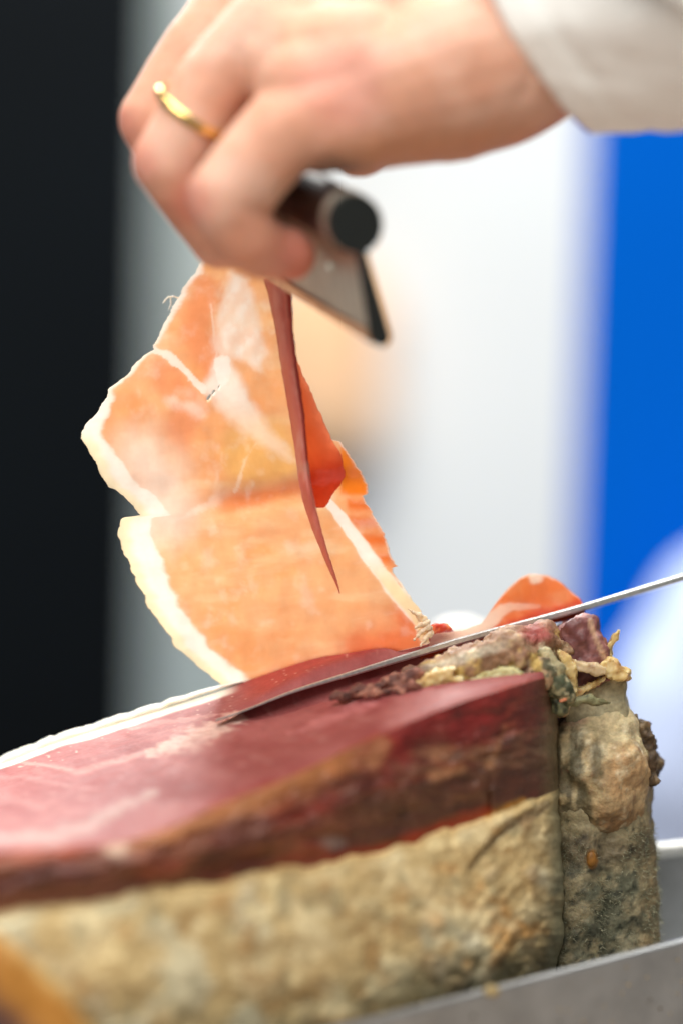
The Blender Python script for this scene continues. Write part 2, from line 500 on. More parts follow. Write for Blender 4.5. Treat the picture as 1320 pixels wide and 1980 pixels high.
col = streak(col, [(20, 1472), (80, 1478), (150, 1492), (245, 1468), (305, 1446), (370, 1428)], 6, S(206, 156, 146), .7)
col = streak(col, [(290, 1462), (345, 1442), (390, 1420), (430, 1404), (470, 1386)], 19, S(222, 188, 172), .9, 1.1, 6, 2.5)
col = streak(col, [(-60, 1628), (0, 1620), (104, 1614), (173, 1596), (235, 1560), (300, 1530)], 13, S(184, 160, 150), .75, .8, 7)
col = streak(col, [(-80, 1560), (10, 1540), (80, 1560), (140, 1530)], 8, S(190, 132, 126), .5, 1.2, 8)
col = streak(col, [(-50, 1590), (60, 1585), (190, 1560)], 12, S(184, 124, 118), .45, 1.2, 9)
col = streak(col, [(-120, 1520), (40, 1500), (110, 1515), (190, 1525)], 6, S(192, 136, 130), .5, 1.2, 10)
col = streak(col, [(220, 1412), (300, 1400), (380, 1388), (440, 1380)], 5, S(226, 170, 160), .5, 1.2, 14)
col = streak(col, [(560, 1420), (660, 1380), (740, 1350)], 12, S(214, 140, 138), .5, 1.2, 15)
# white specks of tyrosine behind the knife
sp = noise(np.stack([cx / 4.5, cy / 3.0, 0 * cx], -1), 77)
col = mixc(col, S(250, 220, 200), sm(.82, .92, sp) * sm(0, 20, behind) * .4)
fatf = sm(.075, .045, v + fb2(cx, cy, 60, 3, 21) * .015 + 0 * cx)
col = col * (1 + .12 * fb2(cx * .12 + cy * .3, cy * 2.4 + cx * .72, 8, 3, 23) + .08 * fb2(cx, cy * 3, 6, 3, 24))[..., None]
col = mixc(col, S(252, 244, 230), fatf * sm(470, 420, cx))
col = mixc(col, S(150, 60, 40), sm(.955, 1, v + fb2(cx, cy, 40, 3, 22) * .03) * .7)
obj('cut_face', Vf, gridF(nt_, nv), M['face'], ham, attrs={'Col': col})

# lean side below the near edge
nl = 90
u = np.linspace(0, 1, nl)[None, :]
LX = np.repeat(fx[:, None], nl, 1) + 8 * sm(0, .5, u) * sm(1000, 1080, fx[:, None])
LXS = sm(960, 1070, fx[:, None])
LY = (yn + 5)[:, None] * (1 - u) + ym[:, None] * u
LX = LX + LXS * (np.interp(LY, [1300, 1330, 1400, 1500], [-14, -6, -2, 0]) + fb2(LX * 0, LY, 40, 4, 39) * 6)
crag = fb2(LX * .75 + LY * .3, LY * 1.6, 70, 5, 31, .55)
LO = fo[:, None] - 3.0 * np.sin(u * math.pi * .9) + crag * 4.5 * np.sin(math.pi * np.clip(u, .03, .97)) ** .6
LO = LO + 2.6 * sm(.55, .9, u) * np.where(fx < 950, 1, 0)[:, None]
LO[:, 0] = FO[:, -1]
Vl = P(LX, LY, LO); k_ = sm(.12, 0, u)[..., None]; Vl = Vl + (Vf[:, -1:] - Vl[:, :1]) * k_
n1 = fb2(LX * .55, LY * 1.5 + LX * .3, 60, 5, 33, .6); n2 = fb2(LX * .5, LY * 1.4 + LX * .4, 34, 4, 34, .6)
cl = mixc(S(96, 44, 32) + 0 * Vl, S(134, 78, 52), sm(-.15, .45, n1))
cl = mixc(cl, S(52, 20, 14), sm(.0, .5, -n2) * .75)
redm = sm(.5, .12, u + .25 * fb2(LX, LY, 60, 3, 35)) * sm(560, 760, LX) * sm(1060, 930, LX)
cl = mixc(cl, S(120, 25, 24), redm * .9)
cl = mixc(cl, S(156, 50, 36), sm(.1, .55, fb2(LX * .4, LY * 1.3 + LX * .3, 60, 4, 36)) * .6)
cl = mixc(cl, S(186, 142, 104), sm(.25, .65, fb2(LX * .6, LY * 1.4, 60, 4, 37)) * .5 * (1 - redm))
cl = mixc(cl, S(150, 96, 84), sm(.55, .9, u) * sm(420, 200, LX) * .7)
dk = sm(.38, .62, u + .3 * n1) * sm(560, 760, LX)
cl = mixc(cl, S(78, 48, 32), dk * .7)
cl = mixc(cl, S(150, 104, 66), sm(.2, .5, fb2(LX * .7 + LY * .3, LY * 1.1 - LX * .2, 40, 5, 38, .65)) * dk * .7)
cl = mixc(cl, S(52, 26, 20), sm(.15, .5, fb2(LX * .5, LY * 1.3 + LX * .35, 26, 4, 27, .6)) * sm(500, 700, LX) * .6)
d, f = dline(LX, LY, [(640, 1672), (760, 1640), (850, 1608), (940, 1572)])
cl = mixc(cl, S(150, 48, 26), sm(26, 8, d + 8 * n2) * .9)
cl = mixc(cl, S(206, 148, 60), sm(14, 3, dline(LX, LY, [(905, 1604), (960, 1574), (1010, 1550)])[0] + 4 * n2) * .8)
cl = mixc(cl, S(110, 100, 72), sm(1030, 1075, LX + 30 * n1) * .8)
for (a, bb, k) in (((735, 1440), (722, 1475), 12), ((945, 1480), (975, 1410), 5), ((840, 1500), (890, 1484), 7)):
    cl = mixc(cl, S(180, 128, 88), sm(k * 2.2, 0, dline(LX, LY, [a, bb])[0] + n2 * 12) * .55)
tb = sm(.34, .10, u + .18 * n1) * sm(180, 300, LX) * sm(760, 640, LX)
cl = mixc(cl, S(186, 120, 70), tb * .75)
cl = mixc(cl, S(170, 84, 52), sm(.3, .1, u + .2 * n2) * sm(260, 120, LX) * .7)
cl = mixc(cl, S(208, 176, 150), sm(22, 6, np.hypot((LX - 225) * .6, LY - 1640) + 8 * n2) * .7)
cl = mixc(cl, S(150, 130, 128), sm(18, 4, np.hypot((LX - 640) * .5, LY - 1630) + 9 * n1) * .7)
obj('lean_side', Vl, gridF(nt_, nl), M['lean'], ham, attrs={'Col': cl})

# rind
nr = 170
u = np.linspace(0, 1, nr)[None, :]
RX = np.repeat(fx[:, None], nr, 1) + (8 + 6 * u) * sm(1000, 1080, fx[:, None])
RY = ym[:, None] * (1 - u) + yb[:, None] * u
edge = fb2(RX[:, :1], RX[:, :1] * 0, 34, 5, 41, .65) * 17
RY = RY + edge * (1 - u) ** 3
RX = RX + (fb2(RX * .3, RY, 60, 4, 45) * 14 + np.interp(RY, [1450, 1560, 1640, 1740, 1830, 1900], [-4, -3, 6, 9, 0, -14])) * sm(960, 1070, fx[:, None]) * sm(0, .1, u)
bumpy = fb2(RX, RY, 90, 5, 42, .55)
RO = fo[:, None] - 4.2 * sm(0, .05, u) - 4 * np.sin(np.clip(u, 0, 1) * math.pi * .8) + 6 * u ** 3 + bumpy * 2.6 * sm(0, .08, u) + (fb2(RX, RY, 34, 4, 46, .6) * 1.0 + fb2(RX, RY, 11, 3, 47, .6) * .5) * sm(560, 900, RX) * sm(0, .06, u)
flk = fb2(RX, RY, 26, 4, 43, .6)
cd_, cf_ = dline(RX, RY, [(896, 1700), (925, 1655), (950, 1630), (985, 1596), (1020, 1578), (1056, 1556)])
crk = sm(1.2, .4, (cd_ + 10 * flk) / np.interp(cf_, [0, .5, .8, 1], [3, 7, 15, 9])) * np.interp(cf_, [0, .2, 1], [.3, .9, .8])
flake = fb2(RX * .9 + RY * .7, RY * .5 - RX * .6, 46, 4, 44, .6) * sm(860, 960, RX)
RO_F = np.abs(flake) * 3.2
RO = RO + crk * 2.0 - RO_F
Vr = P(RX, RY, RO); k_ = sm(.08, 0, u)[..., None]; Vr = Vr + (Vl[:, -1:] - Vr[:, :1]) * k_
g1 = fb2(RX, RY, 85, 5, 51, .6); g2 = fb2(RX, RY, 34, 5, 52, .6); g3 = fb2(RX, RY * 1.2, 120, 4, 53)
cr = mixc(S(180, 158, 114) + 0 * Vr, S(206, 190, 150), sm(-.1, .4, g1))
cr = mixc(cr, S(146, 108, 60), sm(.02, .5, fb2(RX, RY, 60, 5, 52, .55) + .2 * sm(.3, .9, u)) * .75)
cr = mixc(cr, S(196, 192, 166), sm(.08, .4, g3) * .7)
cr = mixc(cr, S(226, 208, 160), sm(.22, .5, fb2(RX, RY, 44, 5, 57, .6)) * .7)
cr = mixc(cr, S(196, 138, 66), sm(.15, .5, fb2(RX, RY, 60, 4, 54)) * sm(700, 1000, RX) * .7)
cr = mixc(cr, S(120, 116, 92), sm(.1, .5, fb2(RX, RY, 50, 4, 55)) * .5)
cr = mixc(cr, S(214, 208, 182), sm(.2, .6, fb2(RX, RY, 130, 3, 58)) * sm(800, 860, RX) * sm(980, 920, RX) * .9)
cr = mixc(cr, S(224, 196, 138), sm(.05, .0, u) * .6)
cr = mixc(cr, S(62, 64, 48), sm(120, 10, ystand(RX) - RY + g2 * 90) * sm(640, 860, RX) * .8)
cr = mixc(cr, S(104, 88, 70), crk * .7)
cr = mixc(cr, S(222, 204, 168), sm(.25, .55, flake) * .6); cr = mixc(cr, S(126, 98, 66), sm(.2, .5, -flake) * .6)
cr = mixc(cr, S(126, 124, 98), sm(1045, 1082, RX + 16 * g2) * .8)
cr = np.clip(cr * np.array([1.14, 1.13, 1.10]), 0, .9)
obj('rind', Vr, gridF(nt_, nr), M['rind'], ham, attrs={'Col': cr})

# back and underside, closing the body
bk = np.stack([P(fx, yf, of_), P(fx, yf + 40, of_ + 9), P(fx, yf + 300, of_ + 22), P(fx, np.maximum(yb - 60, yf + 330), of_ + 10), P(fx, yb, fo + 2 + 6)], 1)
bk[:, 0] = Vf[:, 0]; bk[:, -1] = Vr[:, -1]
obj('rear_side', bk, gridF(nt_, 5), M['rind'], ham, attrs={'Col': S(196, 176, 130) + 0 * bk})

# white fat rim along the far edge, with the scallops of the carving
nx = 520
xr = np.linspace(-180, 470, nx)
scal = np.abs(np.sin(xr / 19 + 1.5 * fb2(xr, xr * 0, 60, 2, 61))) * 3.2 + fb2(xr, xr * 0, 14, 3, 62) * 2.2
topy = curve(YF, xr, 30) - 9 - scal * sm(480, 300, xr) - 3
nk = 12; ang = np.linspace(0, 2 * math.pi, nk, endpoint=False)
hgt = np.interp(xr, [-180, 0, 300, 470], [12, 10, 8, 3])
V = np.stack([P(xr, topy + hgt - hgt * math.sin(a), np.interp(xr, [-300, 0, 430], [18, 16, 12]) + 2 - 3.2 * math.cos(a)) for a in ang], 1)
F = []
for i in range(nx - 1):
    for j in range(nk):
        k = (j + 1) % nk; F.append((i * nk + j, i * nk + k, (i + 1) * nk + k, (i + 1) * nk + j))
F += [tuple(range(nk)), tuple((nx - 1) * nk + j for j in range(nk))[::-1]]
obj('fat_rim', V.reshape(-1, 3), F, M['fat'], ham, attrs={'Col': S(252, 246, 232) + 0 * V.reshape(-1, 3)})


def lump(name, parts, voxel, smooth, disp, colf, mat, seed=0, factor=.5):
    """a fused, weathered lump: disp = list of (feature size mm, height mm)"""
    V, F, N = fuse(parts, voxel, smooth, factor)
    for k, (s, h) in enumerate(disp):
        V = V + N * (fbm(V * 1000 / s, 4, seed + 31 * k, .55) * h * .001)[:, None]
    x, y, o = UNP(V)
    return obj(name, V, F, mat, ham, attrs={'Col': colf(x, y, o, V * 1000)})


def cap(a, ra, b, rb):
    return capsule(P(*a), mm(ra, a[2]), P(*b), mm(rb, b[2]))


# mouldy lower end behind the near block
def c_mould(x, y, o, Q):
    n = fbm(Q / 5, 5, 71, .6); n2 = fbm(Q / 1.6, 4, 72, .6)
    c = mixc(S(106, 105, 84) + 0 * Q, S(160, 146, 112), sm(-.15, .35, n + .5 * sm(1780, 1600, y)))
    c = mixc(c, S(44, 48, 38), sm(.05, .45, n2) * .85)
    c = mixc(c, S(150, 128, 92), sm(1225, 1268, x + 25 * n) * .8)
    c = mixc(c, S(158, 152, 126), sm(30, 8, np.hypot((x - 1215), (y - 1830) * .8) + n2 * 20) * .6)
    c = mixc(c, S(84, 68, 50), sm(40, 10, np.abs(y - 1640) + n * 40) * .55)
    c = mixc(c, S(150, 100, 36), sm(1.15, .8, np.hypot((x - 1143) / 12, (y - 1662) / 19) + .2 * n2))
    return c


mould = lump('mouldy_base', [cap((1170, 1540, 14), 92, (1180, 2010, 14), 96), cap((1120, 1560, 8), 60, (1110, 2010, 4), 70), cap((1195, 1650, 24), 66, (1208, 2000, 24), 68)],
             .0008, 5, [(14, 1.6), (4, 1.1), (1.6, .5)], c_mould, M['lump'], 70)
# downy mould on the lower end
me_ = mould.data
mv = np.empty(len(me_.vertices) * 3); me_.vertices.foreach_get('co', mv); mv = mv.reshape(-1, 3) + wloc(mould)
mn = np.empty(len(me_.vertices) * 3); me_.vertices.foreach_get('normal', mn); mn = mn.reshape(-1, 3)
mx_, my_, mo_ = UNP(mv)
ok_ = np.where((mn @ FWD < .15) & (my_ > 1600) & (my_ < 1900))[0]
pick = RNG.choice(ok_, 9000)
pick = pick[fbm(mv[pick] * 1000 / 5, 3, 75) > -.15]
nf = len(pick)
base_ = mv[pick] + RNG.normal(0, .0004, (nf, 3))
dr = mn[pick] + RNG.normal(0, .55, (nf, 3)); dr /= np.linalg.norm(dr, axis=1)[:, None]
ln_ = RNG.uniform(.0006, .0017, nf)[:, None]
sd = np.cross(dr, RNG.normal(0, 1, (nf, 3))); sd /= np.linalg.norm(sd, axis=1)[:, None]
V = np.stack([base_ - sd * .00006, base_ + sd * .00006, base_ + dr * ln_], 1).reshape(-1, 3)
cf = np.repeat(mixc(S(120, 124, 100) + 0 * base_, S(196, 190, 160), RNG.uniform(0, 1, nf) ** 2), 3, 0)
fz = obj('mould_fuzz', V, np.arange(nf * 3).reshape(-1, 3), vmat('mould_down', rough=.9, spec=.1), ham, attrs={'Col': cf}); fz['kind'] = 'stuff'
V, F = ball(P(1143, 1662, -3.0), (.0012, .0020, .0006))
obj('resin_drop', V, F, pmat('amber_resin', S(140, 92, 30), rough=.55, scale=700, amount=.4), ham)


# the round knuckle above it
def c_knuckle(x, y, o, Q):
    n = fbm(Q / 7, 5, 81, .6); n2 = fbm(Q / 2.2, 4, 82, .6); n3 = fbm(np.c_[Q[:, 0] / 2.2, Q[:, 1] / 2.2, Q[:, 2] / 9], 4, 83)
    c = mixc(S(172, 148, 108) + 0 * Q, S(208, 190, 148), sm(-.2, .35, n + .25 * sm(1480, 1380, y)))
    c = mixc(c, S(150, 104, 60), sm(1520, 1600, y + 50 * n) * sm(1110, 1170, x) * .8)
    c = mixc(c, S(186, 148, 104), sm(70, 30, np.hypot(x - 1222, y - 1500) + 25 * n) * .8)
    c = mixc(c, S(92, 86, 64), sm(.0, .4, n3 + .3 * sm(1160, 1100, x)) * sm(1370, 1420, y) * sm(1210, 1130, x) * .85)
    c = mixc(c, S(120, 80, 62), sm(.2, .5, n2) * .5)
    c = mixc(c, S(224, 212, 178), sm(.15, .55, fbm(Q / 4.0, 5, 84, .6) + .2 * sm(1500, 1400, y)) * .7)
    for hx, hy, hw_ in ((1112, 1470, 13), (1152, 1475, 13), (1128, 1560, 16)): c = mixc(c, S(84, 78, 56), sm(1.3, .6, np.hypot((x - hx) / hw_, (y - hy) / 46) + .5 * n2) * .75)  # hollows: their shade painted as dark ovals
    c = mixc(c, S(178, 120, 106), sm(30, 8, np.hypot((x - 1100) * .6, y - 1383) + 12 * n2) * .6)
    return c


lump('knuckle', [cap((1100, 1430, 6), 46, (1100, 1540, 4), 46), cap((1122, 1414, 8), 56, (1172, 1418, 8), 58), cap((1120, 1480, 4), 60, (1180, 1478, 6), 72), cap((1196, 1494, 9), 64, (1190, 1550, 9), 64), cap((1130, 1440, 4), 50, (1170, 1540, 4), 60), cap((1140, 1555, 8), 56, (1170, 1556, 6), 60), cap((1205, 1410, 14), 20, (1215, 1440, 12), 28)],
     .0007, 5, [(18, 1.6), (7, 1.5), (2.4, .7)], c_knuckle, M['lump'], 80)


def c_brown(x, y, o, Q):
    n = fbm(Q / 3, 4, 91, .6)
    c = mixc(S(84, 66, 46) + 0 * Q, S(128, 108, 80), sm(-.1, .4, n)); return mixc(c, S(36, 26, 18), sm(.1, .5, fbm(Q / 1.4, 4, 92)) * .8)


lump('dried_flap', [prism([(1212, 1385), (1241, 1391), (1259, 1395), (1264, 1416), (1269, 1436), (1274, 1487), (1269, 1511), (1257, 1515), (1240, 1464), (1218, 1432)], 6, 15)],
     .0005, 8, [(6, 2.6), (1.8, 1.2)], c_brown, M['lump'], 90)


# grey side block with its ragged upper edge
def c_grey(x, y, o, Q):
    n = fbm(Q / 5, 4, 101, .6)
    c = mixc(S(176, 168, 138) + 0 * Q, S(152, 144, 114), sm(-.2, .3, n))
    return mixc(c, S(222, 190, 112), sm(1335, 1290, y + .32 * (x - 1150) + 12 * n) * .9)


lump('side_block', [prism([(1090, 1362), (1123, 1341), (1158, 1322), (1174, 1312), (1205, 1312), (1213, 1316), (1208, 1338), (1214, 1380), (1206, 1420), (1090, 1420)], 3, 26)],
     .0007, 3, [(7, .8), (2, .5)], c_grey, M['lump'], 100)


# dried crest under the knife
def c_crest(x, y, o, Q):
    n = fbm(Q / 5, 5, 111, .6); n2 = fbm(Q / 1.8, 4, 112, .6)
    c = mixc(S(150, 112, 84) + 0 * Q, S(188, 158, 124), sm(-.1, .35, n))
    c = mixc(c, S(118, 82, 66), sm(.1, .5, n2) * .7)
    c = mixc(c, S(222, 190, 110), sm(.05, .35, fbm(Q / 4, 4, 113) + .5 * sm(1270, 1310, y) * sm(960, 850, x) - .1) * .85)
    c = mixc(c, S(214, 202, 178), sm(14, 4, np.abs(y - (yknife(x) + 26)) + 8 * n) * sm(1010, 930, x) * .8)
    c = mixc(c, S(74, 78, 56), sm(.0, .4, n2 + .2) * sm(1035, 1062, x + 20 * n) * sm(1250, 1280, y) * .9)
    c = mixc(c, S(206, 196, 160), sm(.25, .5, fbm(Q / 2.5, 4, 114)) * sm(1000, 1040, x) * .7)
    c = mixc(c, S(170, 70, 72), sm(30, 8, np.hypot((x - 1035) * .7, y - 1225) + 12 * n2) * .75)
    c = mixc(c, S(96, 52, 44), sm(860, 800, x + 30 * n) * .8)
    return c


lump('dried_crest', [cap((790, 1312, -10), 20, (860, 1296, -10), 30), cap((860, 1296, -8), 28, (920, 1268, -8), 30), cap((900, 1290, -12), 34, (990, 1262, -10), 40), cap((970, 1250, -4), 36, (1050, 1240, 0), 34),
                     cap((930, 1312, -12), 26, (1050, 1300, -8), 30), cap((1020, 1262, -2), 40, (1080, 1262, 4), 36), cap((1050, 1300, -4), 34, (1075, 1360, 2), 30)],
     .0007, 2, [(11, 1.8), (4, 1.8), (1.5, .8)], c_crest, M['lump'], 110)


def c_crumbly(x, y, o, Q):
    n = fbm(Q / 2, 4, 115, .6)
    c = mixc(S(112, 66, 56) + 0 * Q, S(170, 116, 96), sm(-.1, .4, n)); return mixc(c, S(60, 34, 30), sm(.1, .5, -n) * .7)


lump('crumbly_meat', [cap((640, 1352, -18), 8, (720, 1330, -15), 14), cap((720, 1330, -15), 15, (800, 1312, -14), 18), cap((690, 1345, -20), 9, (800, 1330, -19), 12)],
     .0005, 1, [(4, 1.6), (1.4, .9)], c_crumbly, M['lump'], 116)


def c_moss(x, y, o, Q):
    n = fbm(Q / 2.2, 5, 117, .6)
    c = mixc(S(176, 164, 124) + 0 * Q, S(74, 80, 58), sm(-.1, .3, n + .5 * sm(1270, 1310, y) - .15)); return mixc(c, S(210, 200, 164), sm(.2, .5, fbm(Q / 1.4, 4, 118)) * .6)


lump('mould_patch', [cap((1052, 1268, -8), 14, (1068, 1296, -9), 20), cap((1068, 1296, -9), 20, (1084, 1335, -8), 20), cap((1070, 1335, -8), 14, (1098, 1350, -8), 14)],
     .0006, 1, [(5, 1.5), (1.6, .9)], c_moss, M['lump'], 118)


def c_purple(x, y, o, Q):
    n = fbm(Q / 4, 4, 121, .6)
    c = mixc(S(112, 66, 66) + 0 * Q, S(150, 100, 96), sm(-.1, .4, n))
    return mixc(c, S(206, 170, 140), sm(8, 2, dline(x, y, [(1140, 1200), (1152, 1240), (1172, 1280)])[0] + 5 * n) * .8)


lump('purple_meat', [prism([(1075, 1212), (1100, 1203), (1123, 1197), (1146, 1192), (1152, 1204), (1158, 1227), (1170, 1255), (1178, 1278), (1180, 1318), (1130, 1345), (1095, 1350), (1085, 1300)], 1, 22)],
     .0006, 6, [(7, 2.6), (2.4, 1.2)], c_purple, M['lean'], 120)


def c_yel(x, y, o, Q):
    n = fbm(Q / 3, 4, 131, .6)
    c = mixc(S(206, 178, 118) + 0 * Q, S(226, 206, 156), sm(-.2, .3, n)); return mixc(c, S(164, 112, 60), sm(.1, .5, fbm(Q / 2, 3, 132)) * .7)


def scrap(pts, o0, o1, seed, colf=c_yel, amp=1.0):
    lump('fat_scrap', [prism(pts, o0, o1)], .00045, 2, [(4, .9 * amp), (1.3, .7 * amp)], colf, M['fat'], seed)


def c_pale(x, y, o, Q):
    return mixc(S(200, 178, 142) + 0 * Q, S(160, 128, 96), sm(0, .4, fbm(Q / 2.5, 4, 142)))


scrap([(1076, 1256), (1095, 1268), (1112, 1282), (1114, 1310), (1119, 1338), (1108, 1344), (1094, 1312), (1084, 1284)], -5, 0, 130)
scrap([(1108, 1276), (1135, 1282), (1172, 1290), (1172, 1306), (1135, 1300), (1112, 1294)], -4, 2, 131, c_pale)
scrap([(1162, 1282), (1178, 1270), (1192, 1279), (1199, 1290), (1217, 1297), (1214, 1312), (1194, 1314), (1172, 1309), (1160, 1296)], -2, 10, 133)
scrap([(1166, 1280), (1168, 1256), (1178, 1235), (1196, 1219), (1193, 1233), (1184, 1251), (1182, 1280)], 3, 8, 136)
scrap([(1108, 1334), (1140, 1322), (1168, 1308), (1172, 1314), (1142, 1332), (1112, 1348)], -1, 3, 137)
scrap([(796, 1326), (826, 1304), (856, 1296), (880, 1292), (872, 1306), (900, 1316), (870, 1326), (830, 1332)], -18, -11, 139, amp=1.3)
scrap([(906, 1316), (938, 1298), (968, 1290), (1000, 1296), (1012, 1306), (980, 1318), (930, 1322)], -18, -11, 141, lambda x, y, o, Q: mixc(S(206, 200, 150) + 0 * Q, S(170, 150, 90), sm(0, .4, fbm(Q / 2.5, 4, 142))), amp=1.2)
lump('fibre_spike', [cap((1140, 1215, 4), 5, (1141, 1200, 4), 4), cap((1141, 1200, 4), 4, (1146, 1188, 4), 1.5)], .0004, 1, [(2, .4)], c_purple, M['lean'], 145)
lump('mould_fringe', [cap((1080, 1362, -6), 12, (1130, 1352, -6), 10), cap((1130, 1352, -6), 10, (1180, 1360, -4), 5), cap((1068, 1340, -6), 14, (1085, 1375, -8), 14)], .0006, 2, [(4, 1.4), (1.4, .7)],
     lambda x, y, o, Q: mixc(S(120, 118, 84) + 0 * Q, S(50, 54, 38), sm(0, .4, fbm(Q / 1.8, 4, 152))), M['lump'], 151)
lump('meat_crumb', [cap((1082, 1356, -12), 3, (1092, 1352, -12), 4)], .0004, 1, [(1.5, .3)], lambda x, y, o, Q: S(206, 120, 84) + 0 * Q, M['fat'], 155)

# bright fat at the back of the ham beyond the slice
lump('rear_fat', [cap((866, 1230, 105), 26, (905, 1224, 105), 30), cap((905, 1224, 105), 28, (960, 1230, 105), 18)], .0012, 4, [(10, 2.4)], lambda x, y, o, Q: S(253, 248, 240) + 0 * Q, M['fat'], 161)


# shank end with yellow fat, closest to the lens in the lower left corner
def c_shank(x, y, o, Q):
    r = 495 - np.hypot(x + 250, y - 2230) + 16 * fbm(Q / 6, 4, 171)
    c = mixc(S(120, 78, 46) + 0 * Q, S(166, 112, 44), sm(130, 70, r))
    c = mixc(c, S(74, 50, 50), sm(50, 15, np.abs(r - 150)) * .8)
    return mixc(c, S(190, 156, 96), sm(30, 5, r))


lump('shank_end', [ball(P(-250, 2230, -98), (mm(495, -98), mm(495, -98), .014))], .0015, 4, [(12, 1.2)], c_shank, M['rind'], 170)

# ------------------------------------------------------------------ slicing knife, seen along its spine
knife = thing('carving_knife', 'long thin steel carving knife slicing flat through the ham under the slice', 'knife', P(1700, yknife(1700), oknife(1700)))
xs = np.linspace(418, 1660, 160)
tip = sm(418, 560, xs)
yk = yknife(xs) - 8 * sm(440, 600, xs) * sm(1150, 850, xs) + 3 * (1 - tip)
thk = (4.0 + 10 * sm(418, 860, xs)) / 2          # half thickness at the spine, pixels
wid = 3 + 21 * sm(410, 640, xs)                    # blade width, mm, running back into the cut
ok = oknife(xs)
V = np.stack([P(xs, yk - thk, ok + .25), P(xs, yk - thk * .55, ok - .1), P(xs, yk + thk * .55, ok - .1), P(xs, yk + thk, ok + .25),
              P(xs, yk + 1.0 + 5 * wid / 24, ok + wid), P(xs, yk - .2 + 5 * wid / 24, ok + wid)], 1)
F = []
n = 6
for i in range(len(xs) - 1):
    for j in range(n):
        k = (j + 1) % n; F.append((i * n + j, i * n + k, (i + 1) * n + k, (i + 1) * n + j))
F += [tuple(range(n)), tuple((len(xs) - 1) * n + j for j in range(n))[::-1]]
obj('blade', V.reshape(-1, 3), F, M['blade'], knife, smooth=False)
V, F, N = fuse([capsule(P(1650, yknife(1650), oknife(1650) + 10), .009, P(2450, yknife(2450), oknife(2450) + 10), .010), capsule(P(2300, yknife(2300), oknife(2300) + 12), .010, P(2460, yknife(2460) + 20, oknife(2460) + 12), .012)], .0015, 4)
obj('handle', V, F, M['black'], knife)

# ------------------------------------------------------------------ the raised slice
sl = thing('ham_slice', 'thin translucent orange ham slice with cream fat edge being lifted off the ham', 'ham slice', P(620, 1300, 6))
XL = [(470, 398), (500, 392), (520, 384), (545, 362), (600, 332), (640, 312), (668, 297), (676, 300), (684, 284), (700, 266), (730, 240), (752, 212), (775, 203), (800, 186), (822, 166), (838, 156), (855, 162),
      (880, 176), (905, 190), (930, 204), (942, 210), (946, 226), (960, 240), (980, 258), (990, 268), (997, 274), (999, 250), (1001, 238), (1012, 232), (1040, 228), (1060, 236), (1100, 254), (1140, 270), (1180, 288), (1220, 318), (1250, 338), (1280, 372), (1300, 398), (1318, 424), (1330, 436)]
XR = [(470, 560), (560, 563), (640, 566), (690, 571), (740, 592), (800, 618), (850, 640), (854, 658), (870, 668), (900, 690), (930, 708), (948, 713), (956, 712), (957, 700), (980, 712), (1020, 736), (1050, 748), (1080, 756), (1090, 762),
      (1095, 768), (1098, 756), (1120, 770), (1150, 792), (1175, 810), (1200, 820), (1225, 827), (1244, 830), (1252, 800), (1290, 640), (1312, 500), (1330, 440)]


def o_main(x, y):
    base = np.interp(y, [470, 600, 760, 900, 965, 1030, 1150, 1250, 1300, 1330], [-9, -7, -3, -1, -4.5, 0, 4.5, 5, 5, 5])
    acc = 0
    for k in np.linspace(-1, 1, 7):
        acc = acc + np.interp(y + 25 * k, [470, 600, 760, 900, 965, 1030, 1150, 1250, 1300, 1330], [-9, -7, -4, -2.2, -1.6, 0, 4.0, 5.5, 6, 6.5])
    base = acc / 7 - 1.6 * np.exp(-((y - 962 + (x - 500) * .15) / 26) ** 2) * sm(360, 470, x)
    side = (np.clip((430 - x) / 280, 0, 1.2) ** 2 * 6 + np.clip((x - 560) / 260, 0, 1) ** 2 * -2) * sm(520, 900, y)
    bot = sm(1000, 1300, y) * np.interp(x, [430, 830], [6.5, -3])
    return base + side + bot + fb2(x, y, 150, 3, 201) * 1.2 + fb2(x, y, 40, 3, 202) * .25


LEAN_T, FAT_T = S(255, 188, 128), S(255, 243, 226)
LEAN_R, FAT_R = S(190, 88, 78), S(238, 216, 196)


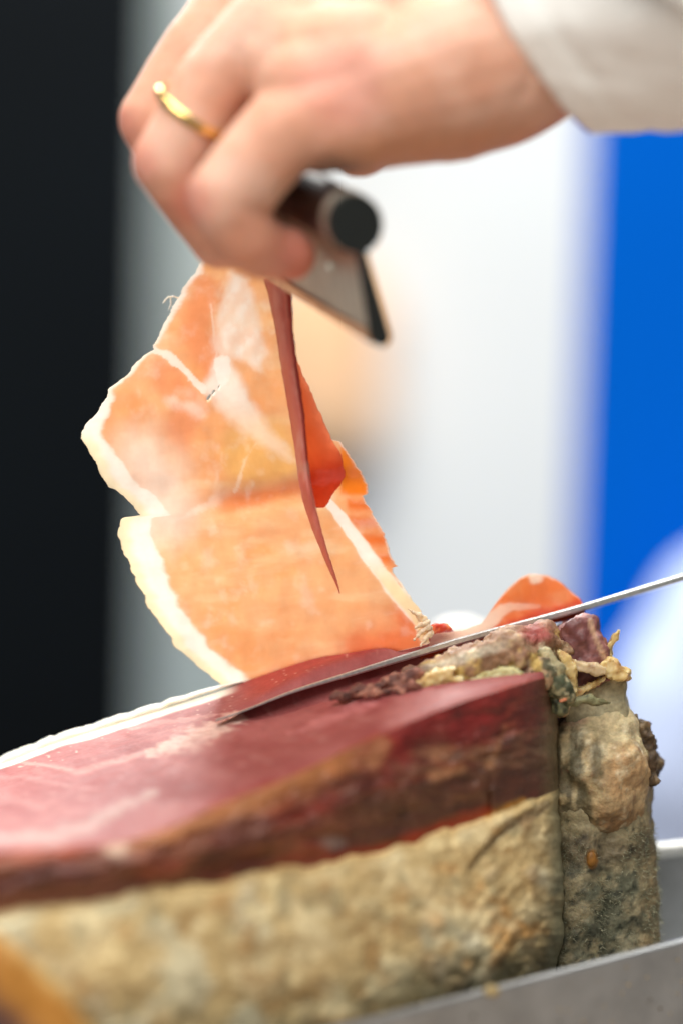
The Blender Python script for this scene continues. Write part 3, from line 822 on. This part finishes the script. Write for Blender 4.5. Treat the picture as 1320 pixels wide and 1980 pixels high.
def col_main(x, y, xl, xr):
    w1 = fb2(x, y, 60, 4, 211, .6); w2 = fb2(x, y, 22, 4, 212, .6)
    fib = fb2(x * .35 + y * .9, y * .35 - x * .9, 30, 4, 213)              # diagonal fibres
    c = mixc(LEAN_T + 0 * np.stack([x, x, x], -1), S(253, 168, 96), sm(-.2, .5, w1) * .7)
    c = mixc(c, S(255, 208, 152), sm(.1, .5, fb2(x * .5, y * 1.6, 50, 4, 214)) * .7)
    c = mixc(c, S(252, 194, 104), sm(120, 40, np.hypot((x - 500), (y - 880) * 1.2) + 40 * w1) * .8)      # yellow mottled middle
    c = mixc(c, S(246, 140, 76), sm(26, 4, np.abs(y - (962 - (x - 500) * .22)) + 14 * w1) * sm(380, 470, x) * sm(640, 590, x) * .85)  # shade of the crease put into the colour as a darker orange band
    c = mixc(c, S(240, 116, 66), sm(90, 10, dline(x, y, [(470, 660), (430, 720), (470, 730)])[0] + 40 * w1) * sm(460, 440, x) * .0)
    c = mixc(c, S(248, 150, 92), sm(46, 10, dline(x, y, [(395, 560), (380, 640), (410, 730)])[0] + 30 * w1) * .75)
    c = mixc(c, S(248, 152, 96), sm(46, 10, dline(x, y, [(330, 730), (370, 790), (350, 830)])[0] + 30 * w1) * .65)
    c = mixc(c, S(238, 106, 40), sm(60, 10, dline(x, y, [(800, 1190), (830, 1240), (700, 1262)])[0] + 26 * w1) * .7)   # thicker meat at the root
    fat = np.zeros_like(x)

    def F(d, w, a=1.0, rag=.5, ww=None):
        n = w2 if ww is None else ww
        return sm(w * 1.12, w * .78, d + n * w * rag) * a
    # upper cream patch with slanting streaks, then the pale tongue below it
    s1 = sdpoly(x, y, [(446, 520), (482, 536), (500, 620), (516, 680), (505, 720), (470, 700), (440, 690), (412, 680), (420, 610), (436, 560)])
    strk = .5 + .5 * np.sin((x * .62 + y * .36) / 4.2 + 3 * fb2(x, y, 40, 3, 215))
    fat = np.maximum(fat, sm(10, -10, s1 + 12 * w2) * (.5 + .32 * strk * sm(-.3, .3, w2)))
    s2 = sdpoly(x, y, [(418, 688), (442, 684), (466, 720), (488, 770), (530, 830), (572, 880), (600, 905), (560, 896), (500, 862), (450, 822), (416, 790), (388, 752)])
    fat = np.maximum(fat, sm(7, -16, s2 + 8 * w2) * (.80 + .12 * w1))
    fat = np.maximum(fat, F(np.hypot((x - 432) * 1.2, (y - 715) * .7), 22, 1, .5))
    fat = np.maximum(fat, F(dline(x, y, [(296, 674), (330, 690), (352, 712), (392, 752)])[0], 6.5, .9, 1.4))
    fat = np.maximum(fat, F(dline(x, y, [(408, 590), (414, 640), (420, 690)])[0], 3, .45, 1.6))
    fat = np.maximum(fat, F(dline(x, y, [(500, 850), (474, 890), (456, 952)])[0], 2.6, .4, 2.2))
    fat = np.maximum(fat, sm(95, 0, dline(x, y, [(275, 880), (305, 925), (325, 1000), (300, 1020)])[0] + 26 * w1) * .6)
    fat = np.maximum(fat, sm(24, 2, dline(x, y, [(335, 775), (385, 795)])[0] + 14 * w2) * .45)
    fat = np.maximum(fat, sm(.1, .6, fb2(x * 1.2, y * .5, 24, 4, 218)) * sm(110, 50, np.hypot(x - 480, y - 890)) * .45)
    fat = np.maximum(fat, sm(16, 2, np.abs(y - (1012 - (x - 330) * .5)) + 14 * w2) * sm(460, 380, x) * .6)
    # left fat: outer band that widens
    band = np.interp(y, [480, 560, 660, 690, 760, 830, 900, 960, 1000, 1060, 1180, 1260, 1320], [9, 10, 7, 7, 8, 30, 46, 54, 50, 58, 54, 52, 50])
    dl = (x - xl) * np.interp(y, [480, 1000, 1200, 1320], [.8, .8, .86, .72])
    fat = np.maximum(fat, sm(band + 4, band - 7, dl + 7 * w2))
    # right fat line
    d, f = dline(x, y, [(632, 970), (660, 1002), (692, 1046), (730, 1098), (770, 1150), (800, 1182), (818, 1214), (822, 1232)])
    fat = np.maximum(fat, F(d, np.interp(f, [0, .4, .8, 1], [9, 14, 17, 14]), .96, .35))
    fat = np.maximum(fat, sm(10, 3, (xr - x) + 5 * w2) * sm(1105, 1130, y) * sm(1250, 1236, y))
    fat = np.maximum(fat, sm(5, 1, (xr - x) + 5 * w2) * .75)
    # faint marbling
    fat = np.maximum(fat, sm(.12, .6, fb2(x * .25 + y * .8, y * .3 - x * .8, 26, 4, 216)) * .22)
    v1 = fb2(x * .30 + y * .55, y * .30 - x * .55, 16, 4, 224, .6); vm = sm(.05, .45, fb2(x, y, 70, 3, 225))
    fat = np.maximum(fat, sm(.1, .6, v1) * vm * .3)
    v2 = fb2(x * .10, y * .75 + x * .16, 12, 4, 226, .6)
    fat = np.maximum(fat, sm(.2, .6, v2) * sm(960, 1020, y) * .16)
    c = mixc(c, S(244, 140, 80), sm(.2, .6, -v2) * sm(940, 1010, y) * .18)
    # dark outer lean at the right edge
    rt = sm(4, 14, d) * sm(0, 10, x - np.interp(y, [940, 1000, 1100], [664, 668, 744])) * sm(940, 960, y) * sm(1108, 1090, y)
    c = mixc(c, S(240, 112, 30), rt * (.65 + .3 * np.sin(y / 5.5 + 2 * w1)))
    c = mixc(c, S(246, 128, 24), sm(.0, .9, sm(650, 668, x)) * sm(846, 856, y) * sm(962, 950, y))
    ft = mixc(FAT_T + 0 * c, S(253, 234, 188), sm(26, 10, dl + 5 * w2) * sm(820, 860, y))         # yellower skin side
    ft = mixc(ft, S(255, 212, 172), sm(5, -9, s2) * sm(760, 830, y) * .8)
    ft = mixc(ft, S(250, 222, 140), sm(16, 8, d) * sm(1070, 1140, y) * .7)
    c = mixc(c, ft, fat)
    r = mixc(LEAN_R + 0 * c, FAT_R, fat)
    thin = 1 + .04 * w1 + .07 * fb2(x * .14 - y * .03, y * .9 + x * .12, 9, 3, 221) + .02 * fb2(x * .9 + y * .25, y * .12, 10, 3, 222) * sm(930, 1000, y) + .06 * fb2(x, y, 7, 3, 223)
    c = c * np.stack([1 + (thin - 1) * .5, thin, 1 + (thin - 1) * 1.4], -1)
    return np.sqrt(np.clip(c, 0.002, .985)), r


def sheet(name, ys, xlf, xrf, of, colf, thick, ncol, parent, jag=(2.0, 2.0), holes=(), seed=300, horizontal=False, mat='slice'):
    """a thin sheet of meat laid out row by row, with a front, a back and an edge all round"""
    ys = np.asarray(ys, float)
    xl = xlf(ys) + fb2(ys, ys * 0, 16, 4, seed, .75) * jag[0]; xr_ = xrf(ys) + fb2(ys, ys * 0 + 50, 12, 4, seed + 5, .75) * jag[1]
    s = np.linspace(0, 1, ncol)[None, :]
    X = xl[:, None] * (1 - s) + xr_[:, None] * s; Y = np.repeat(ys[:, None], ncol, 1)
    XL_, XR_ = np.repeat(xl[:, None], ncol, 1), np.repeat(xr_[:, None], ncol, 1)
    if horizontal: PX, PY = Y, X
    else: PX, PY = X, Y
    O = of(PX, PY)
    c, r = colf(PX, PY, XL_, XR_)
    n = X.size
    V = np.r_[P(PX, PY, O).reshape(-1, 3), P(PX, PY, O + thick).reshape(-1, 3)]
    F1 = gridF(len(ys), ncol)
    keep = np.ones(len(F1), bool)
    ctr = np.stack([PX.ravel()[F1].mean(1), PY.ravel()[F1].mean(1)], -1)
    for (hx, hy, ra, rb, ang) in holes:
        ca, sa = math.cos(ang), math.sin(ang); dx, dy = ctr[:, 0] - hx, ctr[:, 1] - hy
        keep &= ((dx * ca + dy * sa) / ra) ** 2 + ((dy * ca - dx * sa) / rb) ** 2 > 1
    F1 = F1[keep]
    F = np.r_[F1, F1[:, ::-1] + n]
    R = len(ys); idx = np.arange(n).reshape(R, ncol)
    loop = np.r_[idx[0, :], idx[1:, -1], idx[-1, -2::-1], idx[-2:0:-1, 0]]
    nx_ = np.roll(loop, -1)
    F = np.r_[F, np.stack([loop, nx_, nx_ + n, loop + n], -1)]
    return obj(name, V, F, M[mat], parent, attrs={'Col': np.r_[c.reshape(-1, 3), c.reshape(-1, 3)], 'Ref': np.r_[r.reshape(-1, 3), r.reshape(-1, 3)]})


def xl_main(y):
    sc = np.abs(np.sin(y / 11.5 + 1.2 * fb2(y, y * 0, 50, 2, 77))) * np.interp(y, [700, 860, 1000, 1060, 1300], [1, 1, 3, 6, 4]) * np.clip(.75 + 1.3 * fb2(y, y * 0 + 9, 34, 3, 78), .1, 1.6)
    return curve(XL, y) - sc + np.interp(y, [700, 1000, 1100], [0, 1, 3])


sheet('main_sheet', np.arange(470, 1333, 2.2), xl_main, lambda y: curve(XR, y), o_main, col_main, .55, 290, sl,
      (5.0, 7.0), holes=[(404, 768, 7, 2.6, -1.0), (413, 758, 5, 2.0, -1.05), (424, 747, 4.5, 1.2, -1.1)])


# a second layer folded over at the right, and the pleat that stands out towards the lens
def col_red(x, y, xl, xr):
    w1 = fb2(x, y, 40, 4, 231, .6)
    c = mixc(S(255, 150, 104) + 0 * np.stack([x, x, x], -1), S(244, 96, 60), sm(860, 930, y + 20 * w1) * .9)
    return np.sqrt(np.clip(c, .002, .985)), mixc(S(226, 100, 72) + 0 * c, S(176, 50, 34), sm(860, 930, y + 20 * w1))


sheet('folded_layer', np.arange(676, 984, 2.2), lambda y: np.interp(y, [676, 800, 900, 960, 984], [560, 578, 592, 600, 613]),
      lambda y: np.interp(y, [676, 690, 740, 800, 850, 880, 920, 940, 960, 975, 984], [568, 572, 593, 619, 641, 660, 668, 656, 640, 634, 622]),
      lambda x, y: o_main(x, y) - 2.2 - .8 * sm(560, 640, x) + fb2(x, y, 30, 3, 232) * .3, col_red, .6, 50, sl, (1, 4))


def col_pleat(x, y, xl, xr):
    w1 = fb2(x * 2, y * .5, 40, 4, 241, .6); s = (x - xl) / np.maximum(xr - xl, 1)
    c = mixc(S(238, 124, 100) + 0 * np.stack([x, x, x], -1), S(250, 172, 146), sm(0, .5, w1))
    c = mixc(c, S(196, 62, 36), sm(.74, .95, s + .14 * w1) * sm(985, 880, y) * .9)  # deep red shading of the right side, painted
    c = mixc(c, S(255, 196, 140), sm(.3, .0, s) * sm(760, 560, y) * .8)  # light on the upper left edge, painted orange
    c = mixc(c, S(246, 158, 104), sm(960, 1120, y) * .8)
    r = mixc(S(232, 134, 118) + 0 * c, S(244, 180, 166), sm(0, .5, w1) * .7); r = mixc(r, S(160, 44, 30), sm(.74, .9, s + .1 * w1) * sm(985, 880, y))  # reflected colour repeats the painted shade at the right
    r = mixc(r, S(224, 178, 160), sm(20, 6, np.abs(y - 905) + 20 * w1) * .5)
    return np.sqrt(np.clip(c, .002, .98)), r


PL = [(540, 508), (560, 517), (640, 533), (720, 545), (800, 559), (870, 570), (930, 577), (980, 588), (1030, 606), (1080, 626), (1120, 644), (1148, 657)]
PR = [(540, 562), (640, 567), (720, 577), (800, 589), (870, 594), (930, 601), (980, 611), (1030, 623), (1080, 638), (1120, 651), (1148, 658.5)]
for nm, k, th in (('pleat', 0, .5),):
    sheet(nm, np.arange(540, 1148, 2.5), lambda y: curve(PL, y, 12) + 1.5 * k, lambda y: curve(PR, y, 12) + (1.0 * k), 
          lambda x, y: o_main(x, y) - 3.4 + 1.3 * k - 7.5 * np.sin(np.clip((x - curve(PL, y, 12)) / np.maximum(curve(PR, y, 12) - curve(PL, y, 12), 2), 0, 1) * 2.2) * np.interp(y, [540, 900, 1148], [1, .8, .05]) * (1 - .25 * k), col_pleat, th, 22, sl, (1.0, 1.6), seed=340 + 9 * k, mat='pleat')


# the free end curling up beyond the knife
def col_end(x, y, xl, xr):
    w1 = fb2(x, y, 40, 4, 251, .6); w2 = fb2(x, y, 14, 4, 252)
    c = mixc(S(250, 138, 66) + 0 * np.stack([x, x, x], -1), S(254, 166, 98), sm(-.2, .5, w1))
    c = mixc(c, S(226, 52, 28), sm(26, 8, yknife(x) - y + 10 * w1) * sm(900, 960, x) * .8)
    d, f = dline(x, y, [(815, 1240), (860, 1232), (905, 1224), (940, 1208), (962, 1184), (985, 1174), (1040, 1172)])
    fat = sm(1.2, .6, d / np.interp(f, [0, .4, .6, 1], [13, 13, 15, 4]) + .4 * w2) * np.interp(f, [0, .6, 1], [1, .9, .3])
    fat = np.maximum(fat, sm(14, 7, np.hypot((x - 1034) * .8, y - 1118) + 6 * w2))
    fat = np.maximum(fat, sm(5, 1, y - xl + 4 * w2) * .7)
    c = mixc(c, S(253, 216, 190), fat)
    return np.sqrt(np.clip(c, .002, .985)), mixc(S(204, 80, 56) + 0 * c, FAT_R, fat)


sheet('curled_end', np.arange(812, 1131, 2.0),
      lambda x: curve([(812, 1222), (830, 1226), (870, 1222), (900, 1216), (930, 1206), (945, 1184), (960, 1162), (980, 1138), (1000, 1121), (1018, 1111), (1036, 1109), (1060, 1113), (1085, 1126), (1105, 1146), (1120, 1156), (1131, 1176)], x, 3),
      lambda x: yknife(x) + 6 + np.interp(x, [1000, 1080, 1131], [0, 8, 12]),
      lambda x, y: oknife(x) + 3.5 + np.clip((yknife(x) - y) * .10, 0, 9) - 2.5 * sm(40, 110, yknife(x) - y) + fb2(x, y, 50, 3, 255) * .8, col_end, .6, 60, sl, (2.2, 1), horizontal=True)

# small red lump and ragged fat at the root, and a loose thread on the upper edge
V, F, N = fuse([cap((828, 1218, 4), 9, (858, 1212, 5), 9), cap((840, 1212, 4), 8, (868, 1216, 5), 6)], .0004, 1)
V = V + N * (fbm(V * 1000 / 1.6, 4, 261) * .0006)[:, None]
cc = mixc(S(200, 66, 40) + 0 * V, S(240, 140, 90), sm(0, .5, fbm(V * 1000 / 1.3, 3, 262)))
obj('torn_meat', V, F, M['fat'], sl, attrs={'Col': cc})
for (pts) in ([(788, 1178), (804, 1186), (818, 1200)], [(800, 1216), (812, 1208), (824, 1204)], [(800, 1236), (812, 1222), (826, 1214)], [(812, 1252), (818, 1236), (830, 1226)]):
    V, F, N = fuse([cap((pts[0][0], pts[0][1], -1), 1.5, (pts[1][0], pts[1][1], 0), 5), cap((pts[1][0], pts[1][1], 0), 5, (pts[2][0], pts[2][1], 1), 8)], .0003, 1)
    V = V + N * (fbm(V * 1000 / .9, 4, 263) * .0007)[:, None]
    obj('torn_fat', V, F, M['fat'], sl, attrs={'Col': S(246, 214, 180) + 0 * V})
th = [(345, 576, -8), (336, 573, -9), (326, 574, -9.5), (320, 580, -9.5), (316, 586, -9)]
V, F, N = fuse([cap(a, 2.0, b_, 1.4) for a, b_ in zip(th[:-1], th[1:])] + [cap((330, 574, -9), 1.6, (331, 588, -9), 1.5), cap((331, 588, -9), 1.5, (326, 600, -9), 1.2)], .0002, 1)
obj('fat_thread', V, F, M['fat'], sl, attrs={'Col': S(250, 240, 220) + 0 * V})

# ------------------------------------------------------------------ gripping tool in the hand
tool = thing('gripping_tool', 'steel plate tool with dark round handle and black end held in the fingers', 'hand tool', P(690, 430, -64))
E0 = P(686, 432, -66); DIR = P(420, 285, -6) - E0; LEN = np.linalg.norm(DIR); DIR /= LEN
FALL = P(738, 668, -60) - E0; FL = np.linalg.norm(FALL); FALL /= FL
SIDE = np.cross(DIR, FALL); SIDE /= np.linalg.norm(SIDE)
if SIDE @ FWD > 0: SIDE = -SIDE                    # towards the lens
RB = mm(55, -66)


def sweep(prof, a, b_, name, mat, smooth=False):
    n = len(prof); V = []
    for t in (a, b_):
        for s, d in prof: V.append(E0 + DIR * t + SIDE * s + FALL * d)
    F = [tuple(range(n)), tuple(range(n, 2 * n))[::-1]] + [(i, (i + 1) % n, n + (i + 1) % n, n + i) for i in range(n)]
    return obj(name, V, F, mat, tool, smooth=smooth)


FO_ = FALL - DIR * (FALL @ DIR); KO = 1 / np.linalg.norm(FO_)
circ = lambda r: [(r * math.sin(a), -r * math.cos(a) * KO) for a in np.linspace(0, 2 * math.pi, 40, endpoint=False)]
sweep(circ(RB * .97), .0036, LEN, 'handle', M['grip'], False)
sweep(circ(RB * 1.03), .0010, .0038, 'collar', M['steel'])
w0, w1_ = .0007, .0022
key = []
for a in np.linspace(math.radians(172), math.radians(-172), 44): key.append((-RB * math.sin(a), RB * math.cos(a) * -1 * -1))
# keyhole outline of the black end: round head, slim tapering fin
key = [(RB * math.sin(a), -RB * math.cos(a) * KO) for a in np.linspace(math.radians(-172), math.radians(172), 44)]
tipc = [(w1_ * math.cos(a), FL - w1_ + w1_ * math.sin(a)) for a in np.linspace(0, math.pi, 9)]
key = key + tipc
sweep(key, -.0008, .0010, 'end_cap', M['black'])
fin = [(w0 * .9, RB * .9), (-w0 * .9, RB * .9), (-w1_ * .95, FL - .0008), (-w1_ * .6, FL - .3e-3), (-w1_ * .2, FL - .3e-3), (w1_ * .95, FL - .0040)]
sweep(fin, .0010, LEN * .8, 'plate', M['steel'])
z_ = SIDE @ FWD
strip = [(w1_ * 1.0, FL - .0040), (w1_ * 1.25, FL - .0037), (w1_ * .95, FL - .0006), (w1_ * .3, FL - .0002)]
sweep(strip, .0012, LEN * .79, 'edge_strip', pmat('ham_reflection_steel', (.62, .48, .34), rough=.45, metallic=1, scale=300, amount=.15))  # warm reflection of the ham put into the strip's colour
rv = .0011
for tq, dq in ((.22, .5), (.5, .5)):
    c_ = E0 + DIR * LEN * tq + FALL * FL * dq + SIDE * (w0 + (w1_ - w0) * dq)
    V, F = ball(c_, (rv, rv, rv * .6))
    obj('rivet', V, F, M['steel'], tool)

# ------------------------------------------------------------------ the hand
person = thing('person', 'person in a white sleeve, bare hand with gold ring lifting the ham slice', 'person', P(900, 330, -40))
WR = (1075, 30)
parts = []


def chain(pts):
    for a, b_ in zip(pts[:-1], pts[1:]):
        parts.append(cap(a[:3], a[3], b_[:3], b_[3]))


chain([(1300, 0, -52, 170), (1085, 30, -36, 172), (960, 120, -44, 166), (860, 150, -48, 164), (740, 190, -52, 138), (690, 208, -53, 124), (635, 218, -55, 104)])       # ulnar edge
chain([(1300, -40, -30, 170), (1075, 0, -22, 175), (860, 40, -34, 150), (520, 70, -42, 92)])
chain([(1075, -20, -14, 165), (820, -20, -18, 150), (470, 10, -26, 84)])
chain([(1075, -30, -4, 150), (800, -40, 0, 140), (500, -40, -8, 84)])
chain([(860, 60, -30, 150), (600, 160, -48, 100)])
chain([(640, 215, -56, 98), (545, 262, -58, 88), (440, 382, -61, 79), (444, 400, -61, 74), (476, 458, -58, 65), (512, 484, -54, 60), (558, 492, -51, 53)])      # little finger
chain([(700, 130, -48, 128), (600, 130, -47, 112), (530, 90, -42, 104)])
chain([(760, 60, -38, 140), (560, 40, -34, 108)])
chain([(700, 160, -52, 122), (600, 178, -53, 108)])
chain([(640, 120, -48, 116), (540, 130, -47, 92)])
chain([(690, 225, -55, 112), (612, 252, -57, 86)])
chain([(520, 70, -42, 96), (420, 160, -45, 80), (326, 314, -48, 71), (340, 350, -47, 62), (425, 462, -38, 58), (500, 470, -30, 50)])                         # ring finger
chain([(470, 10, -26, 88), (385, 95, -30, 72), (294, 232, -34, 66), (320, 290, -33, 58), (420, 430, -22, 54), (500, 450, -16, 46)])                              # middle finger
chain([(500, -40, -8, 84), (410, 90, -14, 66), (345, 225, -18, 60), (410, 380, -8, 52), (490, 440, -4, 44)])                                                       # index finger
chain([(860, 60, -4, 130), (780, 180, -4, 112), (745, 228, -20, 84), (694, 276, -34, 68)])                                                    # thumb
V, F, N = fuse(parts, .0010, 5, .5)
x, y, o = UNP(V); Q = V * 1000
n = fbm(Q / 14, 4, 401); n2 = fbm(Q / 5, 4, 402)
V = V + N * (fbm(Q / 9, 3, 403) * .00035)[:, None]
# shallow folds where the fingers meet and around the wrist
for pts, dep, w in (([(1010, 180), (1040, 130), (1050, 60)], .0006, 16), ([(545, 370), (600, 330), (640, 310)], .0008, 12), ([(470, 400), (520, 420)], .0006, 10)):
    d, _ = dline(x, y, pts); V = V - N * (np.exp(-(d / w) ** 2) * dep * (o < -20))[:, None]
cs = mixc(S(226, 180, 158) + 0 * V, S(218, 162, 136), sm(-.3, .4, n))
cs = mixc(cs, S(220, 146, 132), sm(150, 50, np.hypot(x - 650, (y - 160) * 1.0) + 50 * n) * .5)
for kx, ky, kr in ((372, 390, 70), (262, 318, 66), (238, 240, 60)): cs = mixc(cs, S(222, 136, 118), sm(kr, kr * .2, np.hypot(x - kx, y - ky) + 20 * n2) * .6)
cs = cs * (1 + .05 * n2 + .05 * n)[:, None]
cs = mixc(cs, S(206, 112, 96), sm(110, 20, np.hypot(x - 590, y - 495) + 16 * n2) * .75)
cs = mixc(cs, S(208, 128, 96), sm(80, 20, np.hypot(x - 500, y - 450) + 20 * n2) * .5)
cs = mixc(cs, S(206, 142, 104), sm(230, 300, y + .10 * (x - 700)) * sm(560, 700, x) * .7)  # tanner palm side, with warm bounce from below put into its colour
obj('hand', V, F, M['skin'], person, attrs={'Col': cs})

# gold ring round the ring finger
A0 = np.array(P(415, 165, -46)); A1 = np.array(P(324, 316, -48)); ax = A1 - A0; ax /= np.linalg.norm(ax)
C0 = A0 + (A1 - A0) * .36
ax = ax + .5 * FWD
ax = ax + .22 * (np.array(P(300, 316, -48)) - np.array(P(400, 240, -48))) / mm(126, -48); ax /= np.linalg.norm(ax)
u_ = np.cross(ax, FWD); u_ /= np.linalg.norm(u_); v_ = np.cross(ax, u_)
R0, hw, ht = mm(86, -47), .0013, .0008
V, F = [], []
na, nb = 72, 10
for i in range(na):
    a = 2 * math.pi * i / na; e = math.cos(a) * u_ + math.sin(a) * v_
    for j in range(nb):
        b_ = 2 * math.pi * j / nb
        V.append(C0 + e * (R0 + ht * math.cos(b_)) + ax * hw * math.sin(b_) * (1 + .12 * math.cos(2 * b_)))
        F.append((i * nb + j, i * nb + (j + 1) % nb, ((i + 1) % na) * nb + (j + 1) % nb, ((i + 1) % na) * nb + j))
obj('finger_ring', V, F, M['gold'], person)

# loose white sleeve and the wider coat sleeve over it: thick tubes whose openings face away from the lens
AX = RIGHT * .86 + UP * .02 - FWD * .5; AX /= np.linalg.norm(AX)
e1 = UP - AX * (UP @ AX); e1 /= np.linalg.norm(e1); e2 = np.cross(AX, e1)


def sleeve(name, C1, R, shear, grow, length, seed):
    na, nl_ = 120, 90
    th_ = np.linspace(0, 2 * math.pi, na, endpoint=False)[None, :]; ll = np.linspace(0, length, nl_)[:, None]
    rad = R * (1 + grow * sm(0, .09, ll) + .03 * np.sin(3 * th_ + 14 * ll + seed) + .02 * np.sin(5 * th_ - 30 * ll)) + 0 * th_
    rad = rad + .0022 * fbm(np.stack([np.cos(th_) * 2 + 0 * ll, np.sin(th_) * 2 + 0 * ll, 30 * ll + 0 * th_], -1), 3, 501 + seed)
    rad = rad + .0016 * np.sin(60 * ll + 2.5 * th_) * sm(.02, .06, ll)
    rad = rad - .0009 * np.exp(-((ll - .012) / .0016) ** 2)              # stitched hem
    sh_ = ll - shear * rad * np.cos(th_)
    ring = np.cos(th_)[..., None] * e1 + np.sin(th_)[..., None] * e2
    outer = C1 + sh_[..., None] * AX + rad[..., None] * ring
    inner = C1 + sh_[..., None] * AX + (rad - .0018)[..., None] * ring
    F = []; m_ = nl_ * na; q = (nl_ - 1) * na
    for i in range(nl_ - 1):
        for j in range(na):
            k = (j + 1) % na
            F.append((i * na + j, i * na + k, (i + 1) * na + k, (i + 1) * na + j))
            F.append((m_ + i * na + j, m_ + (i + 1) * na + j, m_ + (i + 1) * na + k, m_ + i * na + k))
    for j in range(na):
        k = (j + 1) % na
        F.append((j, m_ + j, m_ + k, k)); F.append((q + j, q + k, m_ + q + k, m_ + q + j))
    obj(name, np.r_[outer.reshape(-1, 3), inner.reshape(-1, 3)], F, M['cloth'], person)


sleeve('shirt_cuff', np.array(P(1050, 4, -36)), mm(262, -40), .45, .24, .20, 0)
sleeve('coat_sleeve', np.array(P(1345, -20, -58)), mm(345, -58), 1.2, .06, .18, 3)
